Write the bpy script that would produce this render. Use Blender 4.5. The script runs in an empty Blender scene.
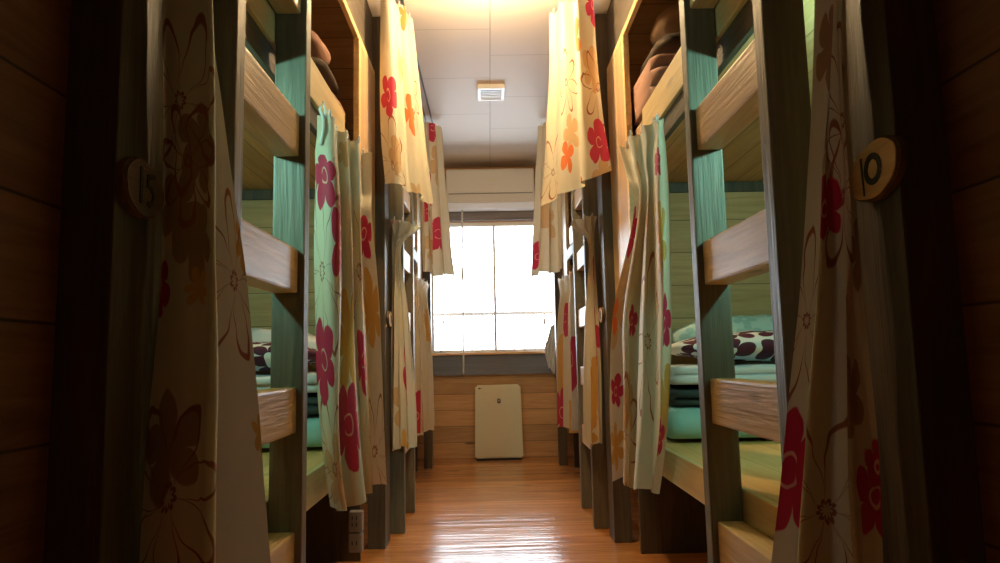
import bpy, bmesh, math, random
from mathutils import Vector, noise
random.seed(7)
C = bpy.context.scene.collection
PI = math.pi
SIDE = {1: 'right', -1: 'left'}

# ------------------------------------------------------------------ materials
class NT:
    def __init__(s, name):
        s.m = bpy.data.materials.new(name); s.m.use_nodes = True
        s.t = s.m.node_tree; s.t.nodes.clear()
        s.out = s.n('ShaderNodeOutputMaterial')
    def n(s, typ, **kw):
        nd = s.t.nodes.new(typ)
        for k, v in kw.items(): setattr(nd, k, v)
        return nd
    def l(s, a, b): s.t.links.new(a, b)
    def put(s, sock, v):
        if isinstance(v, bpy.types.NodeSocket): s.l(v, sock)
        else: sock.default_value = v
    def math(s, op, a, b=0.0, c=0.0, clamp=False):
        nd = s.n('ShaderNodeMath', operation=op, use_clamp=clamp)
        s.put(nd.inputs[0], a); s.put(nd.inputs[1], b); s.put(nd.inputs[2], c)
        return nd.outputs[0]
    def vmath(s, op, a, b=(0, 0, 0)):
        nd = s.n('ShaderNodeVectorMath', operation=op)
        s.put(nd.inputs[0], a); s.put(nd.inputs[1], b)
        return nd.outputs[0]
    def mix(s, f, a, b, mode='MIX'):
        nd = s.n('ShaderNodeMix', data_type='RGBA', blend_type=mode)
        s.put(nd.inputs[0], f)
        s.put(nd.inputs[6], a if not isinstance(a, tuple) else (*a, 1)[:4])
        s.put(nd.inputs[7], b if not isinstance(b, tuple) else (*b, 1)[:4])
        return nd.outputs[2]
    def step(s, v, lo, hi):
        nd = s.n('ShaderNodeMapRange', interpolation_type='SMOOTHSTEP')
        s.put(nd.inputs[0], v); s.put(nd.inputs[1], lo); s.put(nd.inputs[2], hi)
        return nd.outputs[0]
    def noise(s, vec, scale, detail=4, rough=.55, dist=0):
        nd = s.n('ShaderNodeTexNoise'); s.l(vec, nd.inputs['Vector'])
        nd.inputs['Scale'].default_value = scale; nd.inputs['Detail'].default_value = detail
        nd.inputs['Roughness'].default_value = rough; nd.inputs['Distortion'].default_value = dist
        return nd.outputs[0]
    def sep(s, v):
        nd = s.n('ShaderNodeSeparateXYZ'); s.l(v, nd.inputs[0]); return nd.outputs
    def comb(s, x=0., y=0., z=0.):
        nd = s.n('ShaderNodeCombineXYZ')
        for i, v in enumerate((x, y, z)): s.put(nd.inputs[i], v)
        return nd.outputs[0]
    def coord(s, which='Object'): return s.n('ShaderNodeTexCoord').outputs[which]
    def bump(s, h, strength=.3, dist=.01):
        nd = s.n('ShaderNodeBump'); s.l(h, nd.inputs['Height'])
        nd.inputs['Strength'].default_value = strength; nd.inputs['Distance'].default_value = dist
        return nd.outputs[0]
    def principled(s, col, rough=.5, normal=None, **kw):
        b = s.n('ShaderNodeBsdfPrincipled')
        s.put(b.inputs['Base Color'], col if not isinstance(col, tuple) else (*col, 1)[:4])
        s.put(b.inputs['Roughness'], rough)
        if normal is not None: s.l(normal, b.inputs['Normal'])
        for k, v in kw.items(): s.put(b.inputs[k], v)
        return b
    def done(s, shader):
        s.l(shader.outputs[0] if hasattr(shader, 'outputs') else shader, s.out.inputs[0]); return s.m

def plain(name, col, rough=.5, bump=0, bscale=60, **kw):
    g = NT(name); v = g.coord()
    nz = g.noise(v, bscale, 3)
    c = g.mix(g.math('MULTIPLY', nz, .25), tuple(col), tuple(x*.8 for x in col))
    return g.done(g.principled(c, rough, g.bump(nz, bump, .004) if bump else None, **kw))

def wood(name, light, dark, grain='y', plank=None, plank_axis=2, groove=.012, rough=.55, knots=.0, seam=.85,
         vary=.25, spec=.5, knot_scale=(2.2, 7), gscale=1.0, bump=.25, wavy=0):
    g = NT(name); v = g.coord()
    info = g.n('ShaderNodeObjectInfo').outputs['Random']
    xyz = g.sep(v)
    gi = 'xyz'.index(grain)
    off = g.math('MULTIPLY', info, 7.3)
    tone = 0.5
    if plank:
        p = g.math('DIVIDE', xyz[plank_axis], plank)
        cell = g.math('FLOOR', p); fr = g.math('FRACT', p)
        wn = g.n('ShaderNodeTexWhiteNoise', noise_dimensions='1D'); g.l(cell, wn.inputs['W'])
        tone = wn.outputs[0]
        off = g.math('ADD', off, g.math('MULTIPLY', tone, 11.0))
        edge = g.math('MINIMUM', fr, g.math('SUBTRACT', 1.0, fr))
        gm = g.math('SUBTRACT', 1.0, g.step(edge, groove*.35, groove))
    vv = g.vmath('ADD', v, g.comb(off, off, off))
    sc = [14., 14., 14.]; sc[gi] = 1.1
    st = g.vmath('MULTIPLY', vv, tuple(q*gscale for q in sc))
    n1 = g.noise(st, 1.6, 6, .6, 1.2)
    st2 = g.vmath('MULTIPLY', vv, tuple((60. if i != gi else 2.2)*gscale for i in range(3)))
    n2 = g.noise(st2, 2.2, 3, .6)
    f = g.math('ADD', g.math('MULTIPLY', n1, .75), g.math('MULTIPLY', n2, .35))
    f = g.step(f, .3, .8)
    col = g.mix(f, light, dark)
    if plank:
        br = g.math('ADD', 1.0-vary/2, g.math('MULTIPLY', tone, vary))
        col = g.mix(1.0, col, g.comb(br, br, br), 'MULTIPLY')
    if knots > 0:
        ks = [knot_scale[1]]*3; ks[gi] = knot_scale[0]
        vo = g.n('ShaderNodeTexVoronoi', feature='F1'); g.l(g.vmath('MULTIPLY', vv, tuple(ks)), vo.inputs['Vector'])
        vo.inputs['Scale'].default_value = 1.0
        km = g.math('SUBTRACT', 1.0, g.step(vo.outputs['Distance'], .04, .13))
        on = g.math('GREATER_THAN', g.sep(vo.outputs['Color'])[0], .3)
        col = g.mix(g.math('MULTIPLY', g.math('MULTIPLY', km, on), knots), col, tuple(x*.28 for x in dark))
    h = f
    if plank:
        col = g.mix(g.math('MULTIPLY', gm, seam), col, tuple(x*.22 for x in dark))
        h = g.math('SUBTRACT', g.math('MULTIPLY', f, .15), gm)
        if wavy: h = g.math('ADD', h, g.math('MULTIPLY', g.noise(g.vmath('MULTIPLY', vv, (1.6, 26, 1)), 1.0, 2), wavy))
    b = g.principled(col, rough, g.bump(h, bump, .006))
    b.inputs['Specular IOR Level'].default_value = spec
    return g.done(b)

def flower_layer(g, uv, scale, shift, R, petals, power, base, rnd=.75):
    """polar outline of the nearest printed flower of a scattered print"""
    u = g.vmath('ADD', uv, shift)
    vo = g.n('ShaderNodeTexVoronoi', feature='F1', voronoi_dimensions='2D'); g.l(u, vo.inputs['Vector'])
    vo.inputs['Scale'].default_value = scale; vo.inputs['Randomness'].default_value = rnd
    d = g.sep(g.vmath('SUBTRACT', u, vo.outputs['Position']))
    col = g.sep(vo.outputs['Color'])
    r, p = petals_at(g, d, R, petals, power, base, g.math('MULTIPLY', col[0], 6.28))
    return r, p, col
def petals_at(g, d, R, petals, power, base, rot):
    ang = g.math('ADD', g.math('ARCTAN2', d[1], d[0]), rot)
    r = g.math('SQRT', g.math('ADD', g.math('MULTIPLY', d[0], d[0]), g.math('MULTIPLY', d[1], d[1])))
    c = g.math('POWER', g.math('ABSOLUTE', g.math('COSINE', g.math('MULTIPLY', ang, petals/2))), power)
    return r, g.math('MULTIPLY', R, g.math('ADD', base, g.math('MULTIPLY', c, 1-base)))
RED, ORANGE, OCHRE, TAN, LINE, BROWN = (.50, .018, .065), (.70, .16, .03), (.60, .33, .07), (.58, .38, .19), (.30, .10, .045), (.36, .22, .11)
def curtain_fabric(name, motifs, seed):
    """cream cloth printed with hibiscus (h), ochre blossoms (o), tan blossoms (t), orange petals (p) and drawn daisies (d) at given cloth coordinates"""
    g = NT(name); uv = g.n('ShaderNodeUVMap', uv_map='fabric').outputs[0]
    w = g.comb(g.math('SUBTRACT', g.noise(uv, 11, 2), .5), g.math('SUBTRACT', g.noise(g.vmath('ADD', uv, (3, 5, 0)), 11, 2), .5), 0.)
    wob = g.vmath('ADD', uv, g.vmath('MULTIPLY', w, (.045, .045, 0)))
    col = g.mix(g.noise(uv, 3, 2), (.67, .61, .47), (.64, .57, .42)); rnd = random.Random(seed*5+1)
    order = sorted(motifs, key=lambda m: 'btopdh'.index(m[0]))
    for kind, cu, cv, R in order:
        d = g.sep(g.vmath('SUBTRACT', wob, (cu, cv, 0))); rot = rnd.uniform(0, 6.28)
        if kind != 'd':
            n, pw, ba = {'b': (5, .55, .4), 't': (5, .55, .35), 'o': (6, .6, .3), 'p': (4, .8, .3), 'h': (5, .5, .5)}[kind]
            r, p = petals_at(g, d, R, n, pw, ba, rot)
            m = g.math('SUBTRACT', 1.0, g.step(g.math('SUBTRACT', r, p), -.002, .002))
            col = g.mix(m, col, {'b': BROWN, 't': TAN, 'o': OCHRE, 'p': ORANGE, 'h': RED}[kind])
            if kind == 'h':
                ring = g.math('SUBTRACT', 1.0, g.step(g.math('ABSOLUTE', g.math('SUBTRACT', r, R*.24)), .0015, .0035))
                half = g.math('GREATER_THAN', d[0], -.2*R)
                col = g.mix(g.math('MULTIPLY', g.math('MULTIPLY', ring, half), .7), col, (.80, .52, .38))
        else:
            r, p = petals_at(g, d, R*1.35, 7, .7, .04, rot)
            ln = g.math('SUBTRACT', 1.0, g.step(g.math('ABSOLUTE', g.math('SUBTRACT', r, p)), .0042, .0085))
            r2, p2 = petals_at(g, d, R*.13, 9, .6, .4, rot)
            l2 = g.math('SUBTRACT', 1.0, g.step(g.math('ABSOLUTE', g.math('SUBTRACT', r2, p2)), .0018, .004))
            col = g.mix(g.math('MAXIMUM', ln, l2), col, LINE)
    weave = g.noise(uv, 700, 2)
    nz = g.bump(g.math('ADD', weave, g.math('MULTIPLY', g.noise(uv, 22, 3), 1.5)), .16, .006)
    b = g.principled(col, .62, nz); b.inputs['Sheen Weight'].default_value = .1
    tr = g.n('ShaderNodeBsdfTranslucent'); g.put(tr.inputs[0], col)
    mx = g.n('ShaderNodeMixShader'); mx.inputs[0].default_value = .10
    g.l(b.outputs[0], mx.inputs[1]); g.l(tr.outputs[0], mx.inputs[2])
    return g.done(mx)

def petal_print(name, ground, ink, scale, R):
    g = NT(name); v = g.n('ShaderNodeUVMap', uv_map='fabric').outputs[0]
    r, p, c = flower_layer(g, v, scale, (.2, .3, 0), R, 5, .5, .2, .5)
    m = g.math('SUBTRACT', 1.0, g.step(g.math('SUBTRACT', r, p), -.002, .002))
    core = g.math('LESS_THAN', r, R*.2)
    col = g.mix(m, ground, ink); col = g.mix(core, col, ground)
    return g.done(g.principled(col, .75, g.bump(g.noise(v, 12, 3), .3, .01)))

M = {}
M['floor'] = wood('floor_boards', (.80, .35, .11), (.52, .19, .05), 'x', .105, 1, .010, .16, .6, .45, .35, .6, (1.5, 6), 1.0, .5, 1.0)
M['pine_x'] = wood('pine_boards_across', (.64, .43, .22), (.46, .28, .12), 'x', .135, 2, .016, .55, .9, .85, .3, .3, (2.6, 7.5))
M['pine_y'] = wood('pine_boards_along', (.70, .43, .20), (.50, .27, .10), 'y', .10, 0, .02, .55, .8, .85, .3, .3)
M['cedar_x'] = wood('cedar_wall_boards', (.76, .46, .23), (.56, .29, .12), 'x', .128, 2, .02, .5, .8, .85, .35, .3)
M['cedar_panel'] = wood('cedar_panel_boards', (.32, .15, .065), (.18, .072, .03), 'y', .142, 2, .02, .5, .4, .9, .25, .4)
M['panel_board'] = wood('facade_panel_wood', (.62, .42, .20), (.42, .25, .10), 'z', .13, 1, .02, .42, .3, .5, .2, .5)
M['dark_post'] = wood('dark_stained_post', (.13, .10, .066), (.058, .044, .028), 'z', rough=.5, knots=.3)
M['fascia_dark'] = wood('dark_fascia_wood', (.10, .080, .055), (.055, .040, .026), 'y', rough=.6)
M['ladder_z'] = wood('weathered_ladder_stile', (.21, .20, .155), (.115, .105, .075), 'z', rough=.5, knots=.6, knot_scale=(1.6, 9))
M['ladder_y'] = wood('weathered_ladder_rung', (.76, .56, .31), (.48, .33, .17), 'y', rough=.42, knots=.5, knot_scale=(3, 9))
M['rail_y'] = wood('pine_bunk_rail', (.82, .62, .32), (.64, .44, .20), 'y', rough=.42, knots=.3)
M['platform'] = wood('pine_platform_boards', (.90, .56, .22), (.74, .42, .13), 'y', .16, 0, .012, .45, .4, .6, .15)
M['sill'] = wood('grey_painted_sill', (.21, .22, .27), (.14, .145, .18), 'x', rough=.45)
M['beam'] = wood('window_head_beam', (.27, .235, .24), (.18, .15, .155), 'x', rough=.5)
M['dark_wall'] = wood('unlit_wall_boards', (.10, .07, .045), (.05, .035, .022), 'x', .14, 2)  # dark tone stands in for the unlit aisle behind the camera
M['slice_dark'] = wood('dark_log_slice_face', (.20, .12, .07), (.12, .07, .04), 'y', rough=.5, gscale=2)
M['slice'] = wood('log_slice_face', (.90, .66, .34), (.70, .45, .18), 'y', rough=.5, knots=.9, knot_scale=(22, 22), gscale=2)
M['bark'] = plain('log_slice_bark', (.16, .09, .04), .8, .6, 90)
M['ink'] = plain('black_brush_paint', (.012, .010, .009), .5)
M['maroon_print'] = petal_print('maroon_petal_cotton', (.78, .78, .78), (.085, .008, .030), 8, .078)
M['teal_print'] = petal_print('pale_teal_flower_cotton', (.58, .74, .70), (.40, .60, .58), 8.5, .05)
M['turquoise'] = plain('turquoise_cotton', (.36, .62, .58), .8, .3, 14)
M['white_cotton'] = plain('white_cotton', (.74, .74, .78), .8, .3, 12)
M['charcoal_cotton'] = plain('charcoal_fleece', (.040, .055, .055), .9, .3, 25)
M['tan_cotton'] = plain('tan_cotton', (.30, .20, .13), .85, .3, 14)
M['rose_cotton'] = plain('rose_beige_cotton', (.34, .19, .145), .85, .3, 14)
M['dark_cotton'] = plain('dark_brown_fleece', (.05, .035, .026), .9, .3, 20)
M['red_cotton'] = plain('red_tag_cloth', (.6, .02, .04), .8)
M['cord'] = plain('white_cord', (.75, .75, .70), .6)
M['white_plastic'] = plain('white_plastic', (.86, .84, .83), .35)
M['grey_plastic'] = plain('grey_plastic', (.30, .30, .31), .5)
M['dark_gap'] = plain('dark_plastic', (.02, .02, .022), .5)
M['cream_plastic'] = plain('cream_plastic', (.86, .80, .58), .32)
M['alu'] = plain('white_aluminium', (.88, .88, .88), .35)
M['rail_metal'] = plain('grey_painted_steel', (.15, .155, .16), .5)
M['track'] = plain('curtain_track_metal', (.10, .10, .10), .4)
M['concrete'] = plain('pale_concrete', (.62, .62, .60), .9, .2, 8)
M['lace'] = plain('white_lace', (.72, .70, .70), .9, .3, 90)

g = NT('ceiling_panels'); v = g.coord(); q = g.sep(v)
row = g.math('FLOOR', g.math('DIVIDE', q[0], .455)); fx = g.math('FRACT', g.math('DIVIDE', q[0], .455))
stag = g.math('MULTIPLY', g.math('FLOORED_MODULO', row, 2.0), .5)
py_ = g.math('ADD', g.math('DIVIDE', g.math('SUBTRACT', q[1], 3.22), .59), g.math('ADD', stag, .5)); fy = g.math('FRACT', py_)
ex = g.math('MULTIPLY', g.math('MINIMUM', fx, g.math('SUBTRACT', 1., fx)), .455)
ey = g.math('MULTIPLY', g.math('MINIMUM', fy, g.math('SUBTRACT', 1., fy)), .59)
sm = g.math('SUBTRACT', 1.0, g.step(g.math('MINIMUM', ex, ey), .0015, .005))
cc = g.mix(g.math('MULTIPLY', sm, .45), (.86, .76, .67), (.40, .33, .27))
M['ceiling'] = g.done(g.principled(cc, .65, g.bump(g.math('SUBTRACT', 0., sm), .3, .004)))

g = NT('window_glass'); tr = g.n('ShaderNodeBsdfTransparent'); gl = g.n('ShaderNodeBsdfGlossy'); gl.inputs['Roughness'].default_value = .02
fr = g.n('ShaderNodeFresnel'); fr.inputs[0].default_value = 1.45
mx = g.n('ShaderNodeMixShader'); g.l(fr.outputs[0], mx.inputs[0]); g.l(tr.outputs[0], mx.inputs[1]); g.l(gl.outputs[0], mx.inputs[2])
M['glass'] = g.done(mx)
g = NT('lamp_glass'); em = g.n('ShaderNodeEmission'); em.inputs[0].default_value = (1, .70, .36, 1); em.inputs[1].default_value = 340
M['lamp'] = g.done(em)

# ------------------------------------------------------------------ builders
def empty(name, label, cat, loc, group=None):
    o = bpy.data.objects.new(name, None); C.objects.link(o); o.location = loc
    o.empty_display_size = .1
    return tag(o, label, cat, group)
def tag(o, label, cat, group=None):
    o['label'] = label; o['category'] = cat
    if group: o['group'] = group
    return o
def obj(name, bm, mat, parent=None, smooth=False, origin=None):
    """world-space bmesh -> one object, local to its parent (or to origin)"""
    base = Vector(origin) if origin else Vector((0, 0, 0))
    off = Vector((0, 0, 0))
    p = parent
    while p is not None: off += p.location; p = p.parent
    bmesh.ops.translate(bm, verts=bm.verts, vec=-(off + (base - off if origin else Vector((0, 0, 0)))))
    me = bpy.data.meshes.new(name); bm.normal_update(); bm.to_mesh(me); bm.free()
    me.materials.append(mat)
    for f in me.polygons: f.use_smooth = smooth
    o = bpy.data.objects.new(name, me); C.objects.link(o)
    if parent: o.parent = parent; o.location = (base - off) if origin else (0, 0, 0)
    else: o.location = base
    return o
def struct(name, bm, mat, parent=None):
    o = obj(name, bm, mat, parent)
    if not parent: o['kind'] = 'structure'
    return o
def box(bm, x0, x1, y0, y1, z0, z1, bev=.003):
    if x0 > x1: x0, x1 = x1, x0
    r = bmesh.ops.create_cube(bm, size=1)['verts']
    for q in r:
        q.co = Vector(((x0+x1)/2 + q.co.x*(x1-x0), (y0+y1)/2 + q.co.y*(y1-y0), (z0+z1)/2 + q.co.z*(z1-z0)))
    if bev > 0:
        es = list({e for q in r for e in q.link_edges})
        bmesh.ops.bevel(bm, geom=es, offset=min(bev, (x1-x0)*.3, (y1-y0)*.3, (z1-z0)*.3), segments=2, affect='EDGES', profile=.6)
    return bm
def bx(*a, bev=.003): return box(bmesh.new(), *a, bev=bev)
def tube(pts, rad, seg=8, closed=False):
    bm = bmesh.new(); rings = []; n = len(pts); pts = [Vector(p) for p in pts]
    for i, p in enumerate(pts):
        a = pts[(i-1) % n] if (i > 0 or closed) else p; b = pts[(i+1) % n] if (i < n-1 or closed) else p
        t = (b-a).normalized(); up = Vector((0, 0, 1)) if abs(t.z) < .9 else Vector((1, 0, 0))
        u = t.cross(up).normalized(); w = t.cross(u)
        rr = rad[i] if isinstance(rad, (list, tuple)) else rad
        rings.append([bm.verts.new(p + (u*math.cos(k*2*PI/seg) + w*math.sin(k*2*PI/seg))*rr) for k in range(seg)])
    for i in range(n if closed else n-1):
        a, b = rings[i], rings[(i+1) % n]
        for k in range(seg): bm.faces.new((a[k], a[(k+1) % seg], b[(k+1) % seg], b[k]))
    if not closed: bm.faces.new(rings[0][::-1]); bm.faces.new(rings[-1])
    return bm
def extrude_x(profile, x0, x1, bev=0):
    """closed (y,z) outline pulled along x"""
    bm = bmesh.new(); n = len(profile)
    a = [bm.verts.new((x0, y, z)) for y, z in profile]; b = [bm.verts.new((x1, y, z)) for y, z in profile]
    for i in range(n): bm.faces.new((a[i], a[(i+1) % n], b[(i+1) % n], b[i]))
    ca = bm.faces.new(a[::-1]); cb = bm.faces.new(b)
    if bev: bmesh.ops.bevel(bm, geom=list(ca.edges)+list(cb.edges), offset=bev, segments=3, affect='EDGES')
    bmesh.ops.recalc_face_normals(bm, faces=bm.faces)
    return bm
def crom(P, t):
    n = len(P)
    if n == 1: return P[0]
    x = max(0., min(.999999, t))*(n-1); i = int(x); f = x-i
    a = P[max(0, i-1)]; b = P[i]; c = P[i+1]; d = P[min(n-1, i+2)]
    return b + (c-a)*(.5*f) + (a*2 - b*5 + c*4 - d)*(.5*f*f) + (b*3 - a - c*3 + d)*(.5*f*f*f)

def cloth_sheet(rows, folds, amps, width, uvoff, seed=0, NT_=56, sharp=.55, hem=.012, wrinkle=.006):
    rows = [[Vector(p) for p in r] for r in rows]
    H = sum((sum((r2[k]-r1[k]).length for k in range(len(r1)))/len(r1)) for r1, r2 in zip(rows, rows[1:]))
    NS = max(40, folds*20)
    rnd = random.Random(seed); ph = rnd.random()*6.28; k2 = rnd.uniform(.6, 1.4)
    bm = bmesh.new(); uvl = bm.loops.layers.uv.new('fabric')
    def base(s, t): return crom([crom(r, s) for r in rows], t)
    grid = []
    for j in range(NT_+1):
        t = j/NT_; line = []
        am = crom([Vector((a, 0, 0)) for a in amps], t).x
        for i in range(NS+1):
            s = i/NS; p = base(s, t)
            d = base(min(1, s+.01), t) - base(max(0, s-.01), t)
            nrm = Vector((-d.y, d.x, 0)); nrm = nrm.normalized() if nrm.length > 1e-9 else Vector((1, 0, 0))
            a = 2*PI*folds*(s + .035*math.sin(5*s*k2+ph+t*.8)) + ph
            w = math.sin(a); w = math.copysign(abs(w)**sharp, w)
            w *= .75 + .25*math.sin(3.1*s*folds*k2+ph*2)
            tg = d.normalized() if d.length > 1e-9 else Vector((0, 1, 0))
            q = p + nrm*(am*w) + tg*(am*.45*math.sin(2*a))
            nv = noise.noise_vector(Vector((s*width*9, t*H*5, seed*3.7)))
            q += Vector((nv.x, nv.y, 0))*wrinkle
            q.z += hem*(t**3)*math.sin(a*.5+seed) + .004*(1-t)*w
            line.append(bm.verts.new(q))
        grid.append(line)
    for j in range(NT_):
        for i in range(NS):
            f = bm.faces.new((grid[j][i], grid[j][i+1], grid[j+1][i+1], grid[j+1][i]))
            for lp, (ii, jj) in zip(f.loops, ((i, j), (i+1, j), (i+1, j+1), (i, j+1))):
                lp[uvl].uv = (ii/NS*width+uvoff[0], -jj/NT_*H+uvoff[1])
    return bm

def curtain(label, group, rows, folds, amps, width, uvoff, seed, hooks=4, cord=None, mot='', **kw):
    top = Vector(rows[0][0])
    root = empty('curtain', label, 'curtain', (top.x, top.y, top.z), group)
    obj('fabric', cloth_sheet(rows, folds, amps, width, uvoff, seed, **kw), curtain_fabric('floral_curtain_'+mot, MOTIFS.get(mot, []), seed), root, True)
    R0 = [Vector(p) for p in rows[0]]
    for k in range(hooks):
        p = crom(R0, (k+.5)/hooks)
        obj('hook', tube([p+Vector((0, math.sin(a)*.009, .004+math.cos(a)*.012)) for a in [i*PI/5 for i in range(10)]], .0022, 6, True), M['alu'], root, True)
    if cord:
        bm = tube(cord, .004, 8); obj('tie_cord', bm, M['cord'], root, True)
    return root

def super_pillow(cx, cy, cz, a, b, c, e=.45, tilt=0., yaw=0., seed=0, nu=40, nv=24, pinch=0.):
    """soft cushion about a centre, half sizes a b c"""
    bm = bmesh.new(); uvl = bm.loops.layers.uv.new('fabric')
    sp = lambda w, k: math.copysign(abs(w)**k, w)
    V = []
    for j in range(nv+1):
        ph = -PI/2 + PI*j/nv; r = []
        for i in range(nu):
            th = 2*PI*i/nu
            x = sp(math.cos(th), e)*sp(math.cos(ph), .8); y = sp(math.sin(th), e)*sp(math.cos(ph), .8); z = sp(math.sin(ph), .75)
            k = 1 - pinch*(abs(x)**3*abs(y)**3)
            z *= 1 - .35*max(abs(x), abs(y))**4
            p = Vector((x*a*k, y*b*k, z*c))
            p += Vector(noise.noise_vector(p*11+Vector((seed, 0, 0))))*.009
            r.append(p)
        V.append(r)
    ct, st, cyw, syw = math.cos(tilt), math.sin(tilt), math.cos(yaw), math.sin(yaw)
    def tf(p):
        y, z = p.y*ct - p.z*st, p.y*st + p.z*ct
        return Vector((cx + p.x*cyw - y*syw, cy + p.x*syw + y*cyw, cz + z))
    W = [[bm.verts.new(tf(p)) for p in r] for r in V]
    for j in range(nv):
        for i in range(nu):
            ids = ((i, j), ((i+1) % nu, j), ((i+1) % nu, j+1), (i, j+1))
            f = bm.faces.new([W[q][p] for p, q in ids])
            for lp, (p, q) in zip(f.loops, ids):
                co = V[q][p]; lp[uvl].uv = (co.x, co.z*1.3+co.y)
    bmesh.ops.remove_doubles(bm, verts=bm.verts, dist=1e-5)
    bmesh.ops.recalc_face_normals(bm, faces=bm.faces)
    return bm

def folded(x0, x1, y0, y1, z0, z1, layers, seed=0, sag=.008):
    """a folded quilt: each layer ends in a round fold at the front"""
    n = layers; h = (z1-z0)/n; prof = []
    for k in range(n):
        zc = z0 + h*(k+.5); rr = h*.5; dy = .012*math.sin(seed*2.1+k*2.7)
        for i in range(9):
            a = -PI/2 + PI*i/8
            prof.append((y0 + dy + rr*(1-math.cos(a)*1.0), zc + rr*math.sin(a)*.97))
    for k in range(n-1, -1, -1):
        zc = z0 + h*(k+.5); rr = h*.5
        for i in range(5):
            a = PI/2 - PI*i/4
            prof.append((y1 - rr*(1-math.cos(a)), zc + rr*math.sin(a)*.97))
    NX = 26; bm = bmesh.new(); rings = []
    for i in range(NX+1):
        t = i/NX; x = x0 + (x1-x0)*t; en = min(1, min(t, 1-t)*14)
        ring = []
        for (y, z) in prof:
            ym, zm = (y0+y1)/2, z0
            k = .93 + .07*math.sqrt(max(0, 1-(1-en)**2))
            p = Vector((x, ym+(y-ym)*k, zm+(z-zm)*k))
            nv = noise.noise_vector(Vector((x*7, y*7, z*9+seed*5)))
            top = (z-z0)/(z1-z0)
            p += Vector((nv.x*.006, nv.y*.010, nv.z*sag*top)); ring.append(bm.verts.new(p))
        rings.append(ring)
    m = len(prof)
    for a, b in zip(rings, rings[1:]):
        for i in range(m): bm.faces.new((a[i], a[(i+1) % m], b[(i+1) % m], b[i]))
    bm.faces.new(rings[0][::-1]); bm.faces.new(rings[-1])
    bmesh.ops.recalc_face_normals(bm, faces=bm.faces)
    return bm

# ------------------------------------------------------------------ the room
CEIL, BACK, HALF, FRONT = 2.40, 5.68, 1.56, -2.4
struct('floor', bx(-HALF-.1, HALF+.1, FRONT-.1, BACK+.1, -.1, 0, bev=0), M['floor'])
struct('ceiling', bx(-HALF-.1, HALF+.1, FRONT-.1, BACK+.1, CEIL, CEIL+.1, bev=0), M['ceiling'])
for s in (-1, 1):
    struct('wall_'+SIDE[s], bx(s*HALF, s*(HALF+.1), FRONT-.1, BACK+.1, 0, CEIL, bev=0), M['pine_x'])
struct('wall_front', bx(-HALF, HALF, FRONT-.1, FRONT, 0, CEIL, bev=0), M['dark_wall'])  # unseen end wall, darkened to keep bounced light off the near curtains
WX0, WX1, WZ0, WZ1 = -.52, .54, .84, 1.93
bm = bmesh.new()
box(bm, -HALF, WX0, BACK, BACK+.1, 0, CEIL, 0); box(bm, WX1, HALF, BACK, BACK+.1, 0, CEIL, 0)
box(bm, WX0, WX1, BACK, BACK+.1, 0, WZ0, 0); box(bm, WX0, WX1, BACK, BACK+.1, WZ1, CEIL, 0)
struct('wall_back', bm, M['cedar_x'])
struct('trim_1', bx(-.62, .62, BACK-.035, BACK, .665, .83), M['sill'])
struct('trim_2', bx(-.62, .62, BACK-.05, BACK, 1.935, 2.03), M['beam'])
struct('trim_3', bx(-.42, .46, BACK-.056, BACK-.05, 1.955, 2.005, bev=.001), M['beam'])
# the window
bm = bmesh.new()
box(bm, WX0, WX1, BACK+.01, BACK+.07, WZ1-.035, WZ1); box(bm, WX0, WX1, BACK+.01, BACK+.07, WZ0, WZ0+.03)
box(bm, WX0, WX0+.035, BACK+.01, BACK+.07, WZ0+.03, WZ1-.035); box(bm, WX1-.035, WX1, BACK+.01, BACK+.07, WZ0+.03, WZ1-.035)
win = struct('window_1', bm, M['alu'])
obj('window_mullion', bx(.010, .032, BACK+.015, BACK+.05, WZ0+.03, WZ1-.035), M['alu'], win)
obj('pane', bx(WX0+.035, .010, BACK+.035, BACK+.039, WZ0+.03, WZ1-.035, bev=0), M['glass'], win)
obj('pane', bx(.032, WX1-.035, BACK+.025, BACK+.029, WZ0+.03, WZ1-.035, bev=0), M['glass'], win)
struct('trim_4', bx(-.60, .60, BACK-.06, BACK+.01, .828, .845), M['cedar_x'])
# outside: balcony slab and railing
struct('trim_5', bx(-2.5, 2.5, BACK+.1, BACK+1.3, .30, .42, bev=0), M['concrete'])
rl = empty('balcony_railing', 'thin grey balcony railing seen outside the bright window', 'railing', (0, 6.25, .42))
obj('top_bar', bx(-1.5, 1.5, 6.235, 6.265, 1.185, 1.215), M['rail_metal'], rl)
obj('bottom_bar', bx(-1.5, 1.5, 6.24, 6.26, .50, .52), M['rail_metal'], rl)
for k in range(-8, 9):
    obj('baluster', bx(k*.095-.006, k*.095+.006, 6.244, 6.256, .42 if k % 4 == 0 else .52, 1.185, bev=.001), M['rail_metal'], rl)

# near partition boards on either side of the camera
for s in (-1, 1):
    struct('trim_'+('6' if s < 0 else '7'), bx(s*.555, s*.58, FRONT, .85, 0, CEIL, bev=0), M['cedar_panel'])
    if s < 0: struct('trim_8', bx(-.50, -.555, .585, .635, 0, CEIL), M['ladder_z'])

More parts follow.
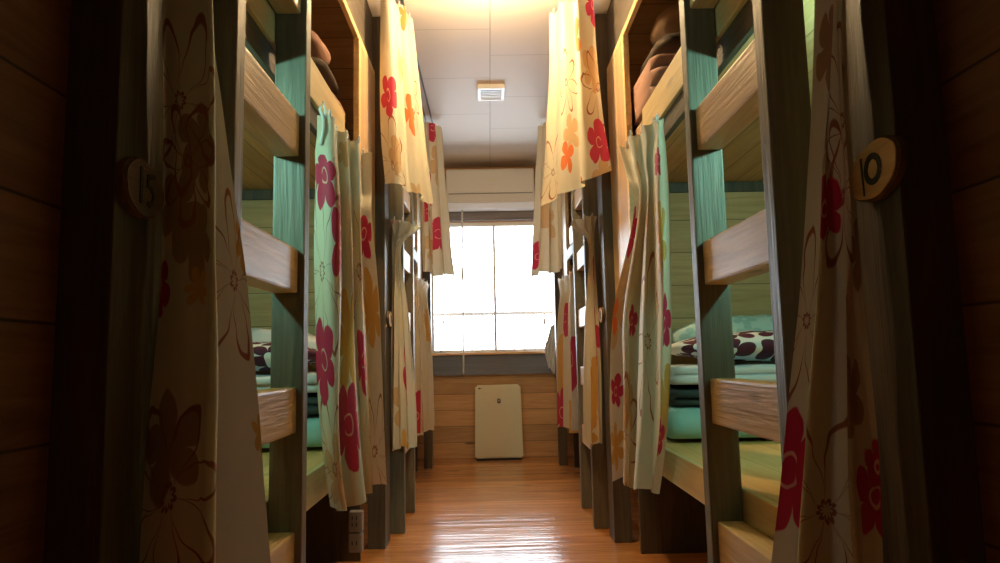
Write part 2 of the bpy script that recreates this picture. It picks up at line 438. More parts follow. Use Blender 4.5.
# ------------------------------------------------------------------ bunk beds
PERIOD = 2.21
BL = {(1, 0): 'dark-stained double bunk nearest the camera on the right, tan pillow in its top berth',
      (-1, 0): 'dark-stained double bunk nearest the camera on the left, red-tagged bundle in its top berth',
      (1, 1): 'far right double bunk beside the window, behind the second ladder',
      (-1, 1): 'far left double bunk beside the window, behind the second ladder'}
def bunk(s, k):
    y = .88 + PERIOD*k
    r = empty('bunk_bed', BL[s, k], 'bunk bed', (s*1.0, y, 0), 'built-in bunk beds along the aisle')
    X = lambda a: s*a
    end = y+2.17 if k == 0 else 5.66
    wall = y+1.92
    obj('post', bx(X(.49), X(.566), y-.037, y+.10, 0, 2.385), M['dark_post'], r)
    obj('near_end_board', bx(X(.566), X(1.55), y-.01, y+.02, .43, 2.39), M['pine_x'], r)
    obj('under_bed_shade_board', bx(X(.566), X(1.55), y+2.0, y+2.02, 0, .41), M['dark_post'], r)  # dark sheet stands in for the shade under the berth
    obj('far_end_board', bx(X(.55), X(1.55), wall, wall+.025, .43, 2.39), M['pine_x'], r)
    obj('ceiling_trim', bx(X(.56), X(1.5), wall-.012, wall, 1.465, 1.508), M['dark_post'], r)
    obj('facade_panel', bx(X(.532), X(.549), y+1.80, end, .42, 2.085), M['panel_board'], r)
    obj('jamb', bx(X(.528), X(.552), y+1.765, y+1.80, .42, 2.085), M['rail_y'], r)
    obj('lower_platform', bx(X(.532), X(1.55), y+.10, wall, .478, .505), M['platform'], r)
    obj('lower_fascia', bx(X(.514), X(.532), y+.10, y+1.80, .413, .505), M['rail_y'], r)
    obj('upper_platform', bx(X(.545), X(1.55), y+.10, wall, 1.508, 1.535), M['pine_y'], r)
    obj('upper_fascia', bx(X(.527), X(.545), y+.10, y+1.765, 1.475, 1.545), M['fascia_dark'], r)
    obj('guard_rail', bx(X(.514), X(.527), y+.10, y+1.43, 1.535, 1.647), M['rail_y'], r)
    obj('header_rail', bx(X(.533), X(.552), y+.10, end, 2.087, 2.116), M['rail_y'], r)
    obj('shaded_header_board', bx(X(.545), X(.56), y+.053, end, 2.116, 2.39), M['fascia_dark'], r)  # dark colour carries the shade on the wall below the ceiling
    return r
for s in (1, -1):
    for k in (0, 1): bunk(s, k)
    o = obj('end_post', bx(s*.47, s*.53, 5.20, 5.30, 0, 2.08), M['dark_post'], [q for q in C.objects if q.type == 'EMPTY' and q.get('label') == BL[s, 1]][0])

# ------------------------------------------------------------------ ladders
LL = {(1, 0): 'weathered wooden ladder of the nearest bunk on the right', (-1, 0): 'weathered wooden ladder of the nearest bunk on the left',
      (1, 1): 'weathered wooden ladder of the far right bunk, near the window', (-1, 1): 'weathered wooden ladder of the far left bunk, near the window'}
def ladder(s, k):
    y = 1.10 + PERIOD*k
    r = empty('ladder', LL[s, k], 'ladder', (s*.48, y+.23, 0), 'bunk ladders')
    for d in (0, .43):
        obj('stile', bx(s*.44, s*.512, y+d, y+d+.042, 0, 2.0, bev=.004), M['ladder_z'], r)
    for zt in (1.70, 1.36, 1.05, .745, .44):
        obj('rung', bx(s*.453, s*.510, y+.042, y+.43, zt-.098, zt, bev=.005), M['ladder_y'], r)
    return r
for s in (1, -1):
    for k in (0, 1): ladder(s, k)

# ------------------------------------------------------------------ number discs
def disc(s, y, z, ay, az, tilt, label, strokes):
    xf = .49
    r = empty('number_sign', label, 'sign', (s*xf, y, z), 'log-slice number signs')
    bm = bmesh.new(); N = 48; L = []
    for rr, x in ((1.0, xf-.0005), (1.0, xf-.009), (.95, xf-.012)):
        ring = []
        for i in range(N):
            a = 2*PI*i/N; w = 1+.025*math.sin(3*a+1)+.012*math.sin(7*a)
            u, v = ay*rr*w*math.cos(a), az*rr*w*math.sin(a)
            ring.append(bm.verts.new((s*x, y+u*math.cos(tilt)-v*math.sin(tilt), z+u*math.sin(tilt)+v*math.cos(tilt))))
        L.append(ring)
    for a, b in zip(L, L[1:]):
        for i in range(N): bm.faces.new((a[i], a[(i+1) % N], b[(i+1) % N], b[i]))
    bm.faces.new(L[0]); bm.faces.new(L[-1]); bmesh.ops.recalc_face_normals(bm, faces=bm.faces)
    obj('bark_rim', bm, M['bark'], r)
    bm = bmesh.new(); f0 = []; f1 = []
    for i in range(N):
        a = 2*PI*i/N; w = 1+.025*math.sin(3*a+1)+.012*math.sin(7*a)
        u, v = ay*.93*w*math.cos(a), az*.93*w*math.sin(a)
        yy, zz = y+u*math.cos(tilt)-v*math.sin(tilt), z+u*math.sin(tilt)+v*math.cos(tilt)
        f0.append(bm.verts.new((s*(xf-.011), yy, zz))); f1.append(bm.verts.new((s*(xf-.0135), yy, zz)))
    for i in range(N): bm.faces.new((f0[i], f0[(i+1) % N], f1[(i+1) % N], f1[i]))
    bm.faces.new(f0); bm.faces.new(f1); bmesh.ops.recalc_face_normals(bm, faces=bm.faces)
    obj('face', bm, M['slice_dark' if '15' in label else 'slice'], r)
    # brush strokes: points (p, q) read left to right as seen from the aisle, half-widths
    for name, pts, wd in strokes:
        bm = bmesh.new(); row = []
        P = [Vector((p, q, 0)) for p, q in pts]; n = len(P)
        for i, p in enumerate(P):
            t = (P[min(n-1, i+1)]-P[max(0, i-1)]).normalized(); nn = Vector((-t.y, t.x, 0))
            w = wd[i] if isinstance(wd, list) else wd
            pair = []
            for q in (p+nn*w, p-nn*w):
                pair.append([bm.verts.new((s*x, y - s*q.x, z+q.y)) for x in (xf-.013, xf-.0145)])
            row.append(pair)
        for a, b in zip(row, row[1:]):
            (a0, a1), (b0, b1) = a, b
            bm.faces.new((a0[1], b0[1], b1[1], a1[1])); bm.faces.new((a0[0], a1[0], b1[0], b0[0]))
            bm.faces.new((a0[0], b0[0], b0[1], a0[1])); bm.faces.new((a1[0], a1[1], b1[1], b1[0]))
        for e in (row[0], row[-1]): bm.faces.new((e[0][0], e[0][1], e[1][1], e[1][0]))
        bmesh.ops.recalc_face_normals(bm, faces=bm.faces)
        obj(name, bm, M['ink'], r)
ring = lambda cx, cy, a, b, tl=0: [(cx + a*math.cos(t)*math.cos(tl)-b*math.sin(t)*math.sin(tl), cy + a*math.cos(t)*math.sin(tl)+b*math.sin(t)*math.cos(tl)) for t in [2*PI*i/28 for i in range(29)]]
disc(1, .880, 1.035, .062, .038, -.18, 'tan oval log-slice sign painted 10 on the near right post',
     [('numeral_one', [(-.022, .022), (-.021, 0), (-.020, -.030)], [.0022, .002, .0012]),
      ('numeral_zero', ring(.004, .001, .016, .017, -.3), .0042)])
disc(-1, .893, 1.03, .053, .038, -.12, 'dark oval log-slice sign painted 15 on the near left post',
     [('numeral_one', [(-.014, .026), (-.013, 0), (-.014, -.022)], [.003, .0036, .003]),
      ('numeral_five', [(.022, .020), (.010, .018), (.004, .018), (.003, .004), (.012, .004), (.019, -.005), (.017, -.016), (.009, -.021), (.004, -.018)], .0032)])
for s, nm in ((1, 'right'), (-1, 'left')):
    disc(s, 3.14, .985, .05, .036, .1, 'small oval log-slice sign on the second %s post, down the aisle' % nm,
         [('numeral', [(-.004, .018), (-.003, 0), (-.004, -.018)], .004), ('numeral', [(.014, .016), (.012, 0), (.014, -.016)], .003)])

# ------------------------------------------------------------------ curtains
# printed motifs: kind, position on the cloth (metres across, metres down), radius
MOTIFS = {
    'far_right': [('h', 0.158, -0.37, 0.085), ('h', 1.107, -0.545, 0.07), ('h', 0.072, -0.784, 0.06), ('h', 1.078, -0.959, 0.05), ('o', 0.129, -0.61, 0.09), ('o', 0.043, -0.959, 0.09), ('t', 0.791, -0.981, 0.08), ('t', 1.121, -0.719, 0.12), ('d', 0.403, -0.828, 0.15), ('d', 0.834, -1.068, 0.12), ('p', 1.136, -0.741, 0.07), ('o', 0.489, -0.545, 0.06), ('h', 0.086, -1.046, 0.05), ('o', 1.092, -1.111, 0.07), ('t', 0.834, -0.305, 0.1), ('h', 0.748, -0.763, 0.045)],
    'far_left': [('h', 0.078, -0.453, 0.085), ('h', 0.188, -0.577, 0.085), ('h', 1.141, -0.495, 0.07), ('h', 0.062, -0.804, 0.085), ('h', 0.469, -0.948, 0.1), ('h', 0.859, -0.804, 0.09), ('d', 0.062, -0.639, 0.13), ('d', 0.844, -0.598, 0.12), ('d', 0.094, -1.031, 0.12), ('d', 1.141, -1.051, 0.11), ('o', 0.484, -0.763, 0.13), ('o', 1.141, -0.68, 0.1), ('t', 0.109, -1.051, 0.1), ('t', 0.484, -0.185, 0.1)],
    'near_right': [('h', 0.399, -0.884, 0.085), ('h', 0.245, -0.534, 0.05), ('h', 0.014, -0.904, 0.055), ('d', 0.385, -0.678, 0.085), ('d', 0.161, -0.411, 0.09), ('d', 0.217, -0.925, 0.09), ('b', 0.35, -0.329, 0.06), ('b', 0.0, -0.596, 0.05), ('b', 0.084, -0.781, 0.06), ('d', 0.196, -0.514, 0.07), ('h', 0.007, -0.863, 0.03)],
    'near_left': [('d', 0.416, -0.593, 0.09), ('d', 0.064, -0.368, 0.09), ('d', 0.064, -0.88, 0.09), ('b', 0.112, -0.43, 0.06), ('b', 0.056, -0.512, 0.06), ('b', 0.096, -0.552, 0.055), ('b', 0.064, -0.819, 0.07), ('o', 0.104, -0.614, 0.03), ('o', 0.48, -0.819, 0.035), ('o', 0.48, -0.552, 0.04), ('h', 0.0, -0.614, 0.04), ('d', 0.08, -0.45, 0.06)],
    'second_right': [('h', 0.075, -0.705, 0.09), ('o', 0.25, -0.876, 0.12), ('t', 0.5, -0.438, 0.08), ('o', 0.312, -1.01, 0.09), ('h', 0.087, -0.514, 0.05)],
    'window_right': [('h', 0.55, -0.54, 0.12), ('h', 0.041, -0.756, 0.1), ('h', 0.839, -0.936, 0.1), ('o', 0.839, -0.756, 0.13), ('o', 0.261, -0.972, 0.1), ('t', 0.275, -0.054, 0.12)],
    'second_left': [('h', 0.013, -0.076, 0.07), ('h', 0.0, -0.705, 0.1), ('h', 0.5, -0.8, 0.1), ('o', 0.387, -1.067, 0.09), ('t', 0.2, -0.895, 0.1), ('t', 0.0, -0.572, 0.08)],
    'window_left': [('h', 0.027, -0.918, 0.08), ('o', 0.371, -0.396, 0.13), ('d', 0.33, -0.792, 0.14), ('o', 0.825, -0.54, 0.12), ('t', 0.371, -0.954, 0.1)],
    'upper_right': [('h', 0.062, -0.662, 0.11), ('p', 0.525, -0.677, 0.07), ('h', 0.0, -0.075, 0.1), ('h', 0.262, -0.843, 0.05), ('p', 0.237, -0.226, 0.09), ('t', 0.488, -0.587, 0.08), ('t', 0.062, -0.346, 0.1), ('t', 0.062, -0.843, 0.1), ('d', 0.013, -0.421, 0.12), ('d', 0.538, -0.376, 0.1), ('d', 0.875, -0.692, 0.1)],
    'upper_left': [('p', 0.517, -0.061, 0.09), ('h', 0.101, -0.456, 0.09), ('d', 0.101, -0.745, 0.15), ('p', 0.506, -0.502, 0.09), ('t', 0.495, -0.852, 0.08), ('t', 0.382, -0.304, 0.08), ('t', 0.157, -0.7, 0.09), ('d', 0.709, -0.395, 0.1)],
    'high_right': [('h', 0.345, -0.218, 0.1), ('h', 0.345, -0.327, 0.08), ('h', 0.795, -0.853, 0.1), ('t', 0.585, -0.545, 0.15), ('t', 0.345, -0.672, 0.13)],
    'high_left': [('h', 0.45, -0.054, 0.09), ('h', 0.285, -0.417, 0.11), ('h', 0.465, -0.708, 0.12), ('t', 0.51, -0.272, 0.12), ('t', 0.24, -0.799, 0.12), ('h', 0.165, -0.563, 0.07)],
}
#ENDMOTIFS
def mir(s, rows): return [[(s*x, y, z) for x, y, z in r] for r in rows]
G1, G2 = 'floral curtains of the lower berths', 'floral curtains of the upper berths'
# lower berths, far side of the opening, first bunk
curtain('long floral curtain right of the aisle, bunched at the near right ladder', G1,
    mir(1, [[(0.474, 1.889, 1.465), (0.454, 1.901, 1.465), (0.474, 1.989, 1.487), (0.441, 2.001, 1.487), (0.474, 2.156, 1.508), (0.438, 2.168, 1.508), (0.474, 2.352, 1.53), (0.438, 2.364, 1.53)],
             [(0.474, 1.887, 1.4), (0.454, 1.899, 1.4), (0.474, 1.999, 1.403), (0.447, 2.011, 1.403), (0.474, 2.125, 1.407), (0.445, 2.137, 1.407), (0.474, 2.253, 1.41), (0.436, 2.265, 1.41)],
             [(0.474, 1.886, 1.27), (0.452, 1.898, 1.27), (0.474, 2.021, 1.27), (0.453, 2.033, 1.27), (0.474, 2.109, 1.27), (0.452, 2.121, 1.27), (0.474, 2.191, 1.27), (0.444, 2.203, 1.27)],
             [(0.474, 1.9, 0.95), (0.446, 1.912, 0.95), (0.474, 2.059, 0.95), (0.429, 2.071, 0.95), (0.474, 2.276, 0.95), (0.427, 2.288, 0.95), (0.474, 2.526, 0.95), (0.425, 2.538, 0.95)],
             [(0.474, 1.987, 0.65), (0.451, 1.999, 0.65), (0.474, 2.132, 0.65), (0.428, 2.144, 0.65), (0.474, 2.361, 0.65), (0.429, 2.373, 0.65), (0.474, 2.569, 0.65), (0.406, 2.581, 0.65)],
             [(0.474, 2.149, 0.39), (0.452, 2.161, 0.39), (0.474, 2.203, 0.373), (0.411, 2.215, 0.373), (0.474, 2.412, 0.357), (0.425, 2.424, 0.357), (0.474, 2.646, 0.34), (0.416, 2.658, 0.34)]]), 4, [.004, .005, .006, .007, .008, .009], 1.15, (0, 0), 3, 5, mot='far_right')
curtain('long floral curtain left of the aisle, bunched at the near left ladder', G1,
    mir(-1, [[(0.474, 1.781, 1.45), (0.435, 1.793, 1.45), (0.474, 1.981, 1.477), (0.441, 1.993, 1.477), (0.474, 2.151, 1.503), (0.435, 2.163, 1.503), (0.474, 2.373, 1.53), (0.434, 2.385, 1.53)],
             [(0.474, 1.772, 1.39), (0.43, 1.784, 1.39), (0.474, 1.995, 1.393), (0.441, 2.007, 1.393), (0.474, 2.183, 1.397), (0.438, 2.195, 1.397), (0.474, 2.373, 1.4), (0.434, 2.385, 1.4)],
             [(0.474, 1.755, 1.27), (0.423, 1.767, 1.27), (0.474, 2.011, 1.27), (0.438, 2.023, 1.27), (0.474, 2.201, 1.27), (0.437, 2.213, 1.27), (0.474, 2.337, 1.27), (0.425, 2.349, 1.27)],
             [(0.474, 1.764, 0.95), (0.418, 1.776, 0.95), (0.474, 2.032, 0.95), (0.435, 2.044, 0.95), (0.474, 2.239, 0.95), (0.434, 2.251, 0.95), (0.474, 2.473, 0.95), (0.422, 2.485, 0.95)],
             [(0.474, 1.825, 0.65), (0.433, 1.837, 0.65), (0.474, 1.987, 0.65), (0.414, 1.999, 0.65), (0.474, 2.344, 0.65), (0.443, 2.356, 0.65), (0.474, 2.534, 0.65), (0.418, 2.546, 0.65)],
             [(0.474, 1.955, 0.4), (0.438, 1.967, 0.4), (0.474, 2.07, 0.38), (0.404, 2.082, 0.38), (0.474, 2.418, 0.36), (0.442, 2.43, 0.36), (0.474, 2.576, 0.34), (0.414, 2.588, 0.34)]]), 4, [.004, .005, .006, .007, .008, .009], 1.25, (0, 0), 8, 5, mot='far_left',
    cord=[(-.460, 1.78, 1.43), (-.450, 1.765, 1.455), (-.455, 1.755, 1.48), (-.465, 1.76, 1.46), (-.457, 1.765, 1.435), (-.455, 1.755, 1.40), (-.46, 1.75, 1.36)])
# near side of the opening, first bunk
curtain('dim floral curtain with a red blossom at its foot, beside the sign 10', G1,
    mir(1, [[(0.478, 0.885, 1.5), (0.477, 0.895, 1.5), (0.466, 0.874, 1.5), (0.456, 0.884, 1.5), (0.444, 0.851, 1.5), (0.428, 0.861, 1.5)],
             [(0.478, 0.921, 1.25), (0.475, 0.931, 1.25), (0.466, 0.91, 1.25), (0.454, 0.92, 1.25), (0.444, 0.887, 1.25), (0.426, 0.897, 1.25)],
             [(0.478, 0.927, 0.95), (0.465, 0.937, 0.95), (0.466, 0.928, 0.95), (0.431, 0.938, 0.95), (0.444, 0.956, 0.95), (0.419, 0.966, 0.95)],
             [(0.478, 0.927, 0.65), (0.451, 0.937, 0.65), (0.466, 0.958, 0.65), (0.406, 0.968, 0.65), (0.43, 1.002, 0.65), (0.39, 1.012, 0.65)],
             [(0.478, 0.945, 0.36), (0.449, 0.955, 0.36), (0.466, 0.978, 0.36), (0.372, 0.988, 0.36), (0.42, 1.063, 0.36), (0.357, 1.073, 0.36)]]), 3, [.003, .004, .004, .005, .006], .42, (0, 0), 12, 3, mot='near_right', hem=.006, wrinkle=.004)
curtain('dim floral curtain beside the sign 15, nearest on the left', G1,
    mir(-1, [[(0.482, 0.919, 1.5), (0.428, 0.929, 1.5), (0.456, 0.97, 1.5), (0.451, 0.98, 1.5)],
             [(0.482, 0.935, 1.25), (0.415, 0.945, 1.25), (0.456, 1.016, 1.25), (0.443, 1.026, 1.25)],
             [(0.482, 0.953, 0.95), (0.414, 0.963, 0.95), (0.456, 1.041, 0.95), (0.401, 1.051, 0.95)],
             [(0.482, 0.921, 0.65), (0.397, 0.931, 0.65), (0.456, 1.058, 0.65), (0.375, 1.068, 0.65)],
             [(0.482, 0.921, 0.36), (0.392, 0.931, 0.36), (0.456, 1.069, 0.36), (0.348, 1.079, 0.36)]]), 3, [.003, .004, .004, .005, .006], .48, (0, 0), 17, 3, mot='near_left', hem=.006, wrinkle=.004)
# second bunk
for s, nm, uo in ((1, 'right', (.2, .55)), (-1, 'left', (2.3, .2))):
    curtain('narrow floral curtain on the second %s post, hiding part of the far ladder' % nm, G1,
        mir(s, [[(.475, 3.17, 1.45), (.43, 3.22, 1.455), (.36, 3.28, 1.44)],
                [(.470, 3.19, 1.41), (.43, 3.22, 1.41), (.38, 3.27, 1.41)],
                [(.472, 3.21, 1.32), (.462, 3.23, 1.32), (.452, 3.26, 1.32)],
                [(.472, 3.19, 1.0), (.450, 3.25, 1.0), (.425, 3.31, 1.0)],
                [(.472, 3.17, .65), (.44, 3.23, .65), (.40, 3.30, .65)],
                [(.470, 3.165, .405), (.435, 3.23, .40), (.395, 3.31, .395)]]), 3, [.022, .018, .008, .014, .018, .02], .75, (0, 0), 21+s, 3, mot='second_'+nm,
        cord=[(s*.45, 3.21, 1.36), (s*.44, 3.20, 1.385), (s*.425, 3.21, 1.395), (s*.43, 3.215, 1.37), (s*.45, 3.205, 1.36), (s*.46, 3.20, 1.33)] if s < 0 else None)
    curtain('pale floral curtain at the window end of the far %s bunk' % nm, G1,
        mir(s, [[(.475, 4.02, 1.30), (.46, 4.32, 1.305), (.44, 4.66, 1.31)],
                [(.472, 4.03, 1.18), (.46, 4.22, 1.18), (.445, 4.50, 1.18)],
                [(.472, 4.03, .9), (.455, 4.30, .9), (.435, 4.64, .9)],
                [(.470, 4.05, .36), (.45, 4.36, .35), (.43, 4.74, .35)]]), 4, [.016, .026, .034, .036], 1.1, (0, 0), 31+s, 5, mot='window_'+nm)
# upper berths
curtain('lamp-lit yellow floral curtain hanging from the ceiling on the right', G2,
    mir(1, [[(.44, 2.84, 2.368), (.37, 2.82, 2.368), (.368, 2.90, 2.368), (.315, 2.91, 2.368), (.31, 2.97, 2.368), (.275, 3.02, 2.368)],
            [(.450, 2.845, 2.1), (.375, 2.82, 2.1), (.372, 2.91, 2.1), (.312, 2.92, 2.1), (.305, 2.99, 2.1), (.27, 3.06, 2.1)],
            [(.470, 2.855, 1.8), (.382, 2.83, 1.8), (.378, 2.92, 1.8), (.302, 2.94, 1.8), (.296, 3.02, 1.8), (.25, 3.12, 1.8)],
            [(.500, 2.87, 1.590), (.388, 2.84, 1.535), (.384, 2.94, 1.53), (.290, 2.96, 1.515), (.285, 3.05, 1.51), (.222, 3.20, 1.505)]]),
    4, [.006, .007, .008, .009], 1.0, (0, 0), 41, 5, mot='upper_right', hem=.006)
curtain('lamp-lit yellow floral curtain hanging from the ceiling on the left', G2,
    mir(-1, [[(.475, 2.84, 2.368), (.425, 2.82, 2.368), (.42, 2.90, 2.368), (.385, 2.93, 2.368), (.38, 3.0, 2.368), (.36, 3.04, 2.368)],
             [(.475, 2.84, 2.1), (.412, 2.82, 2.1), (.408, 2.90, 2.1), (.365, 2.93, 2.1), (.36, 3.0, 2.1), (.338, 3.06, 2.1)],
             [(.472, 2.85, 1.8), (.398, 2.83, 1.8), (.394, 2.92, 1.8), (.345, 2.95, 1.8), (.34, 3.03, 1.8), (.312, 3.08, 1.8)],
             [(.460, 2.865, 1.535), (.385, 2.84, 1.53), (.38, 2.93, 1.525), (.322, 2.97, 1.515), (.316, 3.06, 1.51), (.28, 3.15, 1.51)]]),
    4, [.006, .007, .008, .009], .9, (0, 0), 44, 5, mot='upper_left', hem=.006)
curtain('pink-flowered curtain hanging high beside the air conditioner on the right', G2,
    mir(1, [[(.46, 4.44, 2.368), (.40, 4.47, 2.368), (.34, 4.56, 2.368)],
            [(.455, 4.44, 2.0), (.38, 4.48, 2.0), (.315, 4.58, 2.0)],
            [(.45, 4.45, 1.65), (.37, 4.48, 1.65), (.29, 4.60, 1.65)],
            [(.45, 4.45, 1.36), (.36, 4.50, 1.35), (.27, 4.62, 1.35)]]), 3, [.02, .022, .026, .03], .9, (0, 0), 51, 4, mot='high_right')
curtain('pink-flowered curtain hanging high beside the air conditioner on the left', G2,
    mir(-1, [[(.46, 4.44, 2.368), (.39, 4.47, 2.368), (.335, 4.56, 2.368)],
             [(.455, 4.44, 2.0), (.38, 4.48, 2.0), (.315, 4.58, 2.0)],
             [(.45, 4.45, 1.65), (.37, 4.48, 1.65), (.29, 4.60, 1.65)],
             [(.45, 4.45, 1.36), (.36, 4.50, 1.35), (.27, 4.62, 1.35)]]), 3, [.02, .022, .026, .03], .9, (0, 0), 54, 4, mot='high_left')
# ceiling tracks
for s, nm in ((1, 'right'), (-1, 'left')):
    t = empty('curtain_track', 'thin dark double curtain track along the %s edge of the ceiling' % nm, 'curtain track', (s*.40, 3.2, 2.39))
    obj('track', bx(s*.385, s*.395, 1.0, 4.7, 2.390, 2.40, bev=.001), M['track'], t)
    obj('track', bx(s*.425, s*.435, 1.0, 4.7, 2.390, 2.40, bev=.001), M['track'], t)

# ------------------------------------------------------------------ bedding
def single(name, bm, mat, label, cat, group=None):
    lo = [min(v.co[i] for v in bm.verts) for i in range(3)]; hi = [max(v.co[i] for v in bm.verts) for i in range(3)]
    return tag(obj(name, bm, mat, None, True, ((lo[0]+hi[0])/2, (lo[1]+hi[1])/2, lo[2])), label, cat, group)
for s, nm in ((1, 'right'), (-1, 'left')):
    x0, x1 = sorted((s*.57, s*1.42))
    single('mattress', folded(x0, x1, 2.29, 2.78, .517, .622, 1, 1+s), M['turquoise'], 'turquoise folded mattress on the lower %s berth' % nm, 'mattress', 'folded mattresses')
    single('blanket', folded(x0+.02, x1-.02, 2.31, 2.77, .628, .683, 2, 3+s), M['charcoal_cotton'], 'charcoal folded blanket between turquoise mattress and white quilt on the %s' % nm, 'blanket', 'charcoal blankets')
    single('quilt', folded(x0+.015, x1-.03, 2.30, 2.78, .697, .76, 2, 5+s), M['white_cotton'], 'white folded quilt under the maroon pillow in the lower %s berth' % nm, 'quilt', 'white quilts')
    single('pillow', super_pillow(s*.98, 2.45, .822, .37, .135, .052, .4, -.04, .0, 2+s), M['maroon_print'], 'white pillow with big maroon petals in the lower %s berth' % nm, 'pillow', 'maroon petal pillows')
single('pillow', super_pillow(1.0, 2.67, .858, .33, .07, .085, .45, .1, .03, 9), M['teal_print'], 'pale teal flowered pillow behind the maroon one on the right', 'pillow')
single('pillow', super_pillow(-.98, 2.67, .85, .33, .07, .08, .45, .1, -.03, 12), M['white_cotton'], 'white pillow behind the maroon one on the left', 'pillow')
# top berths
single('futon', folded(.57, 1.25, 2.36, 2.76, 1.54, 1.70, 2, 3), M['tan_cotton'], 'tan folded futon at the bottom of the pile in the top right berth', 'futon')
single('quilt', folded(.565, 1.2, 2.34, 2.75, 1.71, 1.875, 3, 4), M['rose_cotton'], 'rose beige folded quilt in the top right berth pile', 'quilt')
single('blanket', super_pillow(.80, 2.56, 1.942, .20, .18, .053, .4, 0, 0, 5), M['dark_cotton'], 'dark brown folded blanket under the tan pillow, top right berth', 'blanket')
single('pillow', super_pillow(.82, 2.56, 2.065, .19, .15, .06, .5, 0, 0, 6), M['tan_cotton'], 'tan pillow topping the pile in the top right berth', 'pillow')
single('futon', folded(-1.25, -.57, 2.36, 2.76, 1.54, 1.70, 2, 6), M['tan_cotton'], 'tan folded futon at the bottom of the pile in the top left berth', 'futon')
single('quilt', super_pillow(-.80, 2.55, 1.765, .22, .2, .058, .4, 0, 0, 7), M['rose_cotton'], 'rose beige folded quilt in the middle of the top left berth pile', 'quilt')
single('blanket', super_pillow(-.80, 2.56, 1.882, .19, .18, .045, .4, 0, 0, 8), M['dark_cotton'], 'dark brown folded blanket in the top left berth pile', 'blanket')
pl = empty('pillow', 'rose pillow with a red tag topping the pile in the top left berth', 'pillow', (-.82, 2.56, 1.92))
obj('cover', super_pillow(-.82, 2.56, 2.0, .18, .15, .055, .5, 0, 0, 9), M['rose_cotton'], pl, True)
obj('tag', super_pillow(-.715, 2.43, 2.02, .02, .012, .02, .5, 0, 0, 3, 16, 10), M['red_cotton'], pl, True)

# ------------------------------------------------------------------ far wall things
ac = empty('air_conditioner', 'white wall air conditioner above the window', 'air conditioner', (0, 5.55, 2.0))
prof = [(5.675, 2.02), (5.675, 2.335), (5.50, 2.335), (5.47, 2.325), (5.455, 2.29), (5.452, 2.12), (5.47, 2.05), (5.53, 2.01), (5.60, 2.005)]
obj('body', extrude_x(prof, -.357, .355, .006), M['white_plastic'], ac)
obj('front_panel', bx(-.352, .35, 5.443, 5.453, 2.125, 2.315, bev=.004), M['white_plastic'], ac)
obj('louver', extrude_x([(5.448, 2.112), (5.452, 2.118), (5.474, 2.052), (5.470, 2.046)], -.31, .31), M['white_plastic'], ac)
obj('louver_gap', bx(-.34, .34, 5.449, 5.4535, 2.116, 2.1225, bev=.0005), M['grey_plastic'], ac)
obj('painted_reflection', bx(-.03, .05, 5.441, 5.4435, 2.222, 2.229, bev=.0008), M['cream_plastic'], ac)  # cream bar stands in for a reflection on the front panel

ap = empty('air_purifier', 'cream slab air purifier standing on the floor below the window', 'air purifier', (.03, 5.58, 0))
bm = bmesh.new(); box(bm, -.162, .218, 5.53, 5.65, .012, .585, 0)
for v in bm.verts:
    if v.co.z > .3: v.co.x = .028 + (v.co.x-.028)*.945; v.co.y += .012 if v.co.y < 5.6 else 0
bmesh.ops.bevel(bm, geom=bm.edges, offset=.014, segments=4, affect='EDGES'); obj('body', bm, M['cream_plastic'], ap)
obj('foot', bx(-.15, .206, 5.54, 5.64, 0, .016), M['dark_gap'], ap)
bm = bx(.022, .046, 5.529, 5.535, .445, .478, bev=.001); em = obj('emblem', bm, M['dark_gap'], ap)
obj('emblem_mark', bx(.030, .036, 5.5275, 5.5295, .452, .472, bev=.0004), M['white_plastic'], em)
obj('emblem_mark', bx(.036, .041, 5.5275, 5.5295, .463, .472, bev=.0004), M['white_plastic'], em)
obj('indicator', bx(-.128, -.112, 5.5352, 5.541, .557, .566, bev=.001), M['dark_gap'], ap)
obj('indicator', bx(-.109, -.104, 5.5352, 5.541, .557, .566, bev=.001), M['dark_gap'], ap)

vt = empty('ceiling_vent', 'square white vent in the middle of the ceiling', 'vent', (.005, 3.99, CEIL))
bm = bmesh.new(); x0, x1, y0, y1 = -.075, .088, 3.90, 4.10
for a in ((x0, x1, y0, y0+.02), (x0, x1, y1-.02, y1), (x0, x0+.02, y0+.02, y1-.02), (x1-.02, x1, y0+.02, y1-.02)): box(bm, *a, CEIL-.028, CEIL)
obj('frame', bm, M['white_plastic'], vt)
obj('backing', bx(x0+.02, x1-.02, y0+.02, y1-.02, CEIL-.006, CEIL-.001, bev=0), M['grey_plastic'], vt)
for k in range(6): obj('slat', bx(x0+.02, x1-.02, y0+.03+k*.026, y0+.042+k*.026, CEIL-.022, CEIL-.012, bev=.001), M['white_plastic'], vt)

tag(obj('cord', tube([(-.235, 5.56, 2.03), (-.236, 5.555, 1.95), (-.237, 5.60, 1.85), (-.238, 5.60, 1.55), (-.242, 5.60, 1.48), (-.238, 5.60, 1.41), (-.243, 5.60, .9), (-.246, 5.60, .69), (-.247, 5.62, .665)], [.007, .007, .007, .007, .011, .007, .007, .007, .009]),
        M['cord'], None, True, (-.24, 5.60, .665)), 'white cord hanging from the air conditioner down across the window', 'cord')
for x, zb, nm in ((-.405, 1.10, 'left'), (.415, 1.08, 'right')):
    t = empty('blind_pull', 'thin pull cord with dark bead at the %s edge of the window' % nm, 'blind pull', (x, 5.62, zb))
    obj('cord', tube([(x, 5.62, 1.92), (x, 5.62, zb+.03)], .0022, 6), M['cord'], t, True)
    obj('bead', tube([(x, 5.62, zb-.02), (x, 5.62, zb-.01), (x, 5.62, zb+.02), (x, 5.62, zb+.035)], [.004, .009, .007, .003], 10), M['grey_plastic'], t, True)
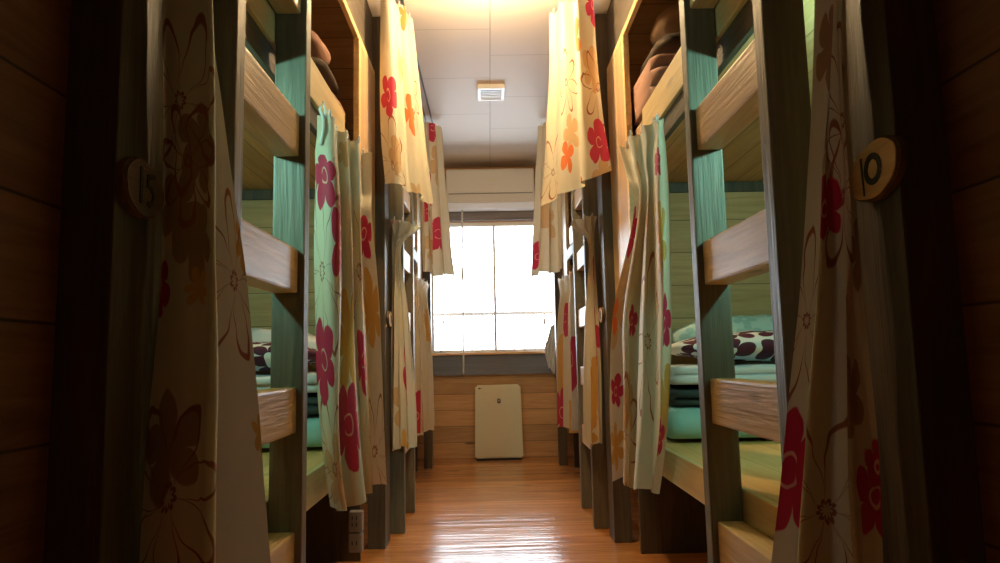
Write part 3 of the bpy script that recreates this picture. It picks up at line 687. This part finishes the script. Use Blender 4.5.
lc = cloth_sheet([[(.47, 5.60, 1.05), (.50, 5.60, 1.07)], [(.43, 5.59, .92), (.50, 5.59, .9)], [(.41, 5.58, .86), (.49, 5.58, .80)], [(.44, 5.59, .72), (.49, 5.59, .66)]],
                 3, [.006, .01, .012, .012], .3, (0, 0), 77, 24)
tag(obj('lace_cloth', lc, M['lace'], None, True, (.47, 5.6, .66)), 'white lace cloth hanging at the right corner of the window sill', 'cloth')

# small pale double socket box under the left bunk
sb = empty('socket_box', 'small white double socket box in the dark under the near left bunk', 'socket box', (-.54, 2.84, .05))
obj('housing', bx(-.597, -.543, 2.80, 2.84, .055, .128, bev=.006), M['grey_plastic'], sb)
obj('housing', bx(-.597, -.543, 2.80, 2.84, .133, .212, bev=.006), M['grey_plastic'], sb)
for z in (.085, .155, .18):
    for x in (-.582, -.565): obj('slot', bx(x-.002, x+.002, 2.798, 2.801, z, z+.014, bev=0), M['dark_gap'], sb)

# ceiling lamp just above the frame
LY = 2.64
cl = empty('ceiling_lamp', 'round warm ceiling lamp over the aisle', 'lamp', (0, LY, CEIL))
bm = bmesh.new(); bmesh.ops.create_cone(bm, cap_ends=True, segments=40, radius1=.08, radius2=.09, depth=.03)
bmesh.ops.translate(bm, verts=bm.verts, vec=(0, LY, CEIL-.015)); obj('base', bm, M['white_plastic'], cl)
bm = bmesh.new(); bmesh.ops.create_uvsphere(bm, u_segments=32, v_segments=16, radius=.05)
bmesh.ops.translate(bm, verts=bm.verts, vec=(0, LY, CEIL-.105)); obj('glass_globe', bm, M['lamp'], cl, True)

# ------------------------------------------------------------------ light
for s in (1, -1):
    L = bpy.data.lights.new('berth_lamp_light', 'SPOT'); L.energy = 14; L.color = (.42, 1.0, .84); L.shadow_soft_size = .03
    L.spot_size = math.radians(165); L.spot_blend = .4
    o = bpy.data.objects.new('berth_lamp_light', L); C.objects.link(o); o.location = (s*.85, 1.16, 1.38)
    o.rotation_euler = (math.radians(104), 0, 0)
W = bpy.data.worlds.new('daylight'); bpy.context.scene.world = W; W.use_nodes = True
bg = W.node_tree.nodes['Background']; bg.inputs[0].default_value = (.80, .91, 1.0, 1); bg.inputs[1].default_value = 13
L = bpy.data.lights.new('window_portal', 'AREA'); L.shape = 'RECTANGLE'; L.size = WX1-WX0; L.size_y = WZ1-WZ0; L.cycles.is_portal = True
o = bpy.data.objects.new('window_portal', L); C.objects.link(o); o.location = ((WX0+WX1)/2, BACK+.09, (WZ0+WZ1)/2); o.rotation_euler = (-PI/2, 0, 0)

# ------------------------------------------------------------------ camera
cam = bpy.data.cameras.new('camera'); co = bpy.data.objects.new('camera', cam); C.objects.link(co)
cam.sensor_width = 36; cam.lens = 36*690/1000; cam.clip_start = .02
yaw, pitch, roll = math.radians(.957), math.radians(6.308), math.radians(1.2)
f = Vector((math.sin(yaw)*math.cos(pitch), math.cos(yaw)*math.cos(pitch), math.sin(pitch)))
r0 = Vector((math.cos(yaw), -math.sin(yaw), 0)); u0 = r0.cross(f)
r = r0*math.cos(roll) - u0*math.sin(roll); u = u0*math.cos(roll) + r0*math.sin(roll)
from mathutils import Matrix
co.matrix_world = Matrix(((r.x, u.x, -f.x, -.03), (r.y, u.y, -f.y, 0), (r.z, u.z, -f.z, .8), (0, 0, 0, 1)))
sc = bpy.context.scene; sc.camera = co
sc.view_settings.view_transform = 'Standard'; sc.view_settings.look = 'None'; sc.view_settings.gamma = 1
sc.view_settings.use_curve_mapping = False; sc.view_settings.exposure = .38
sc.cycles.max_bounces = 8
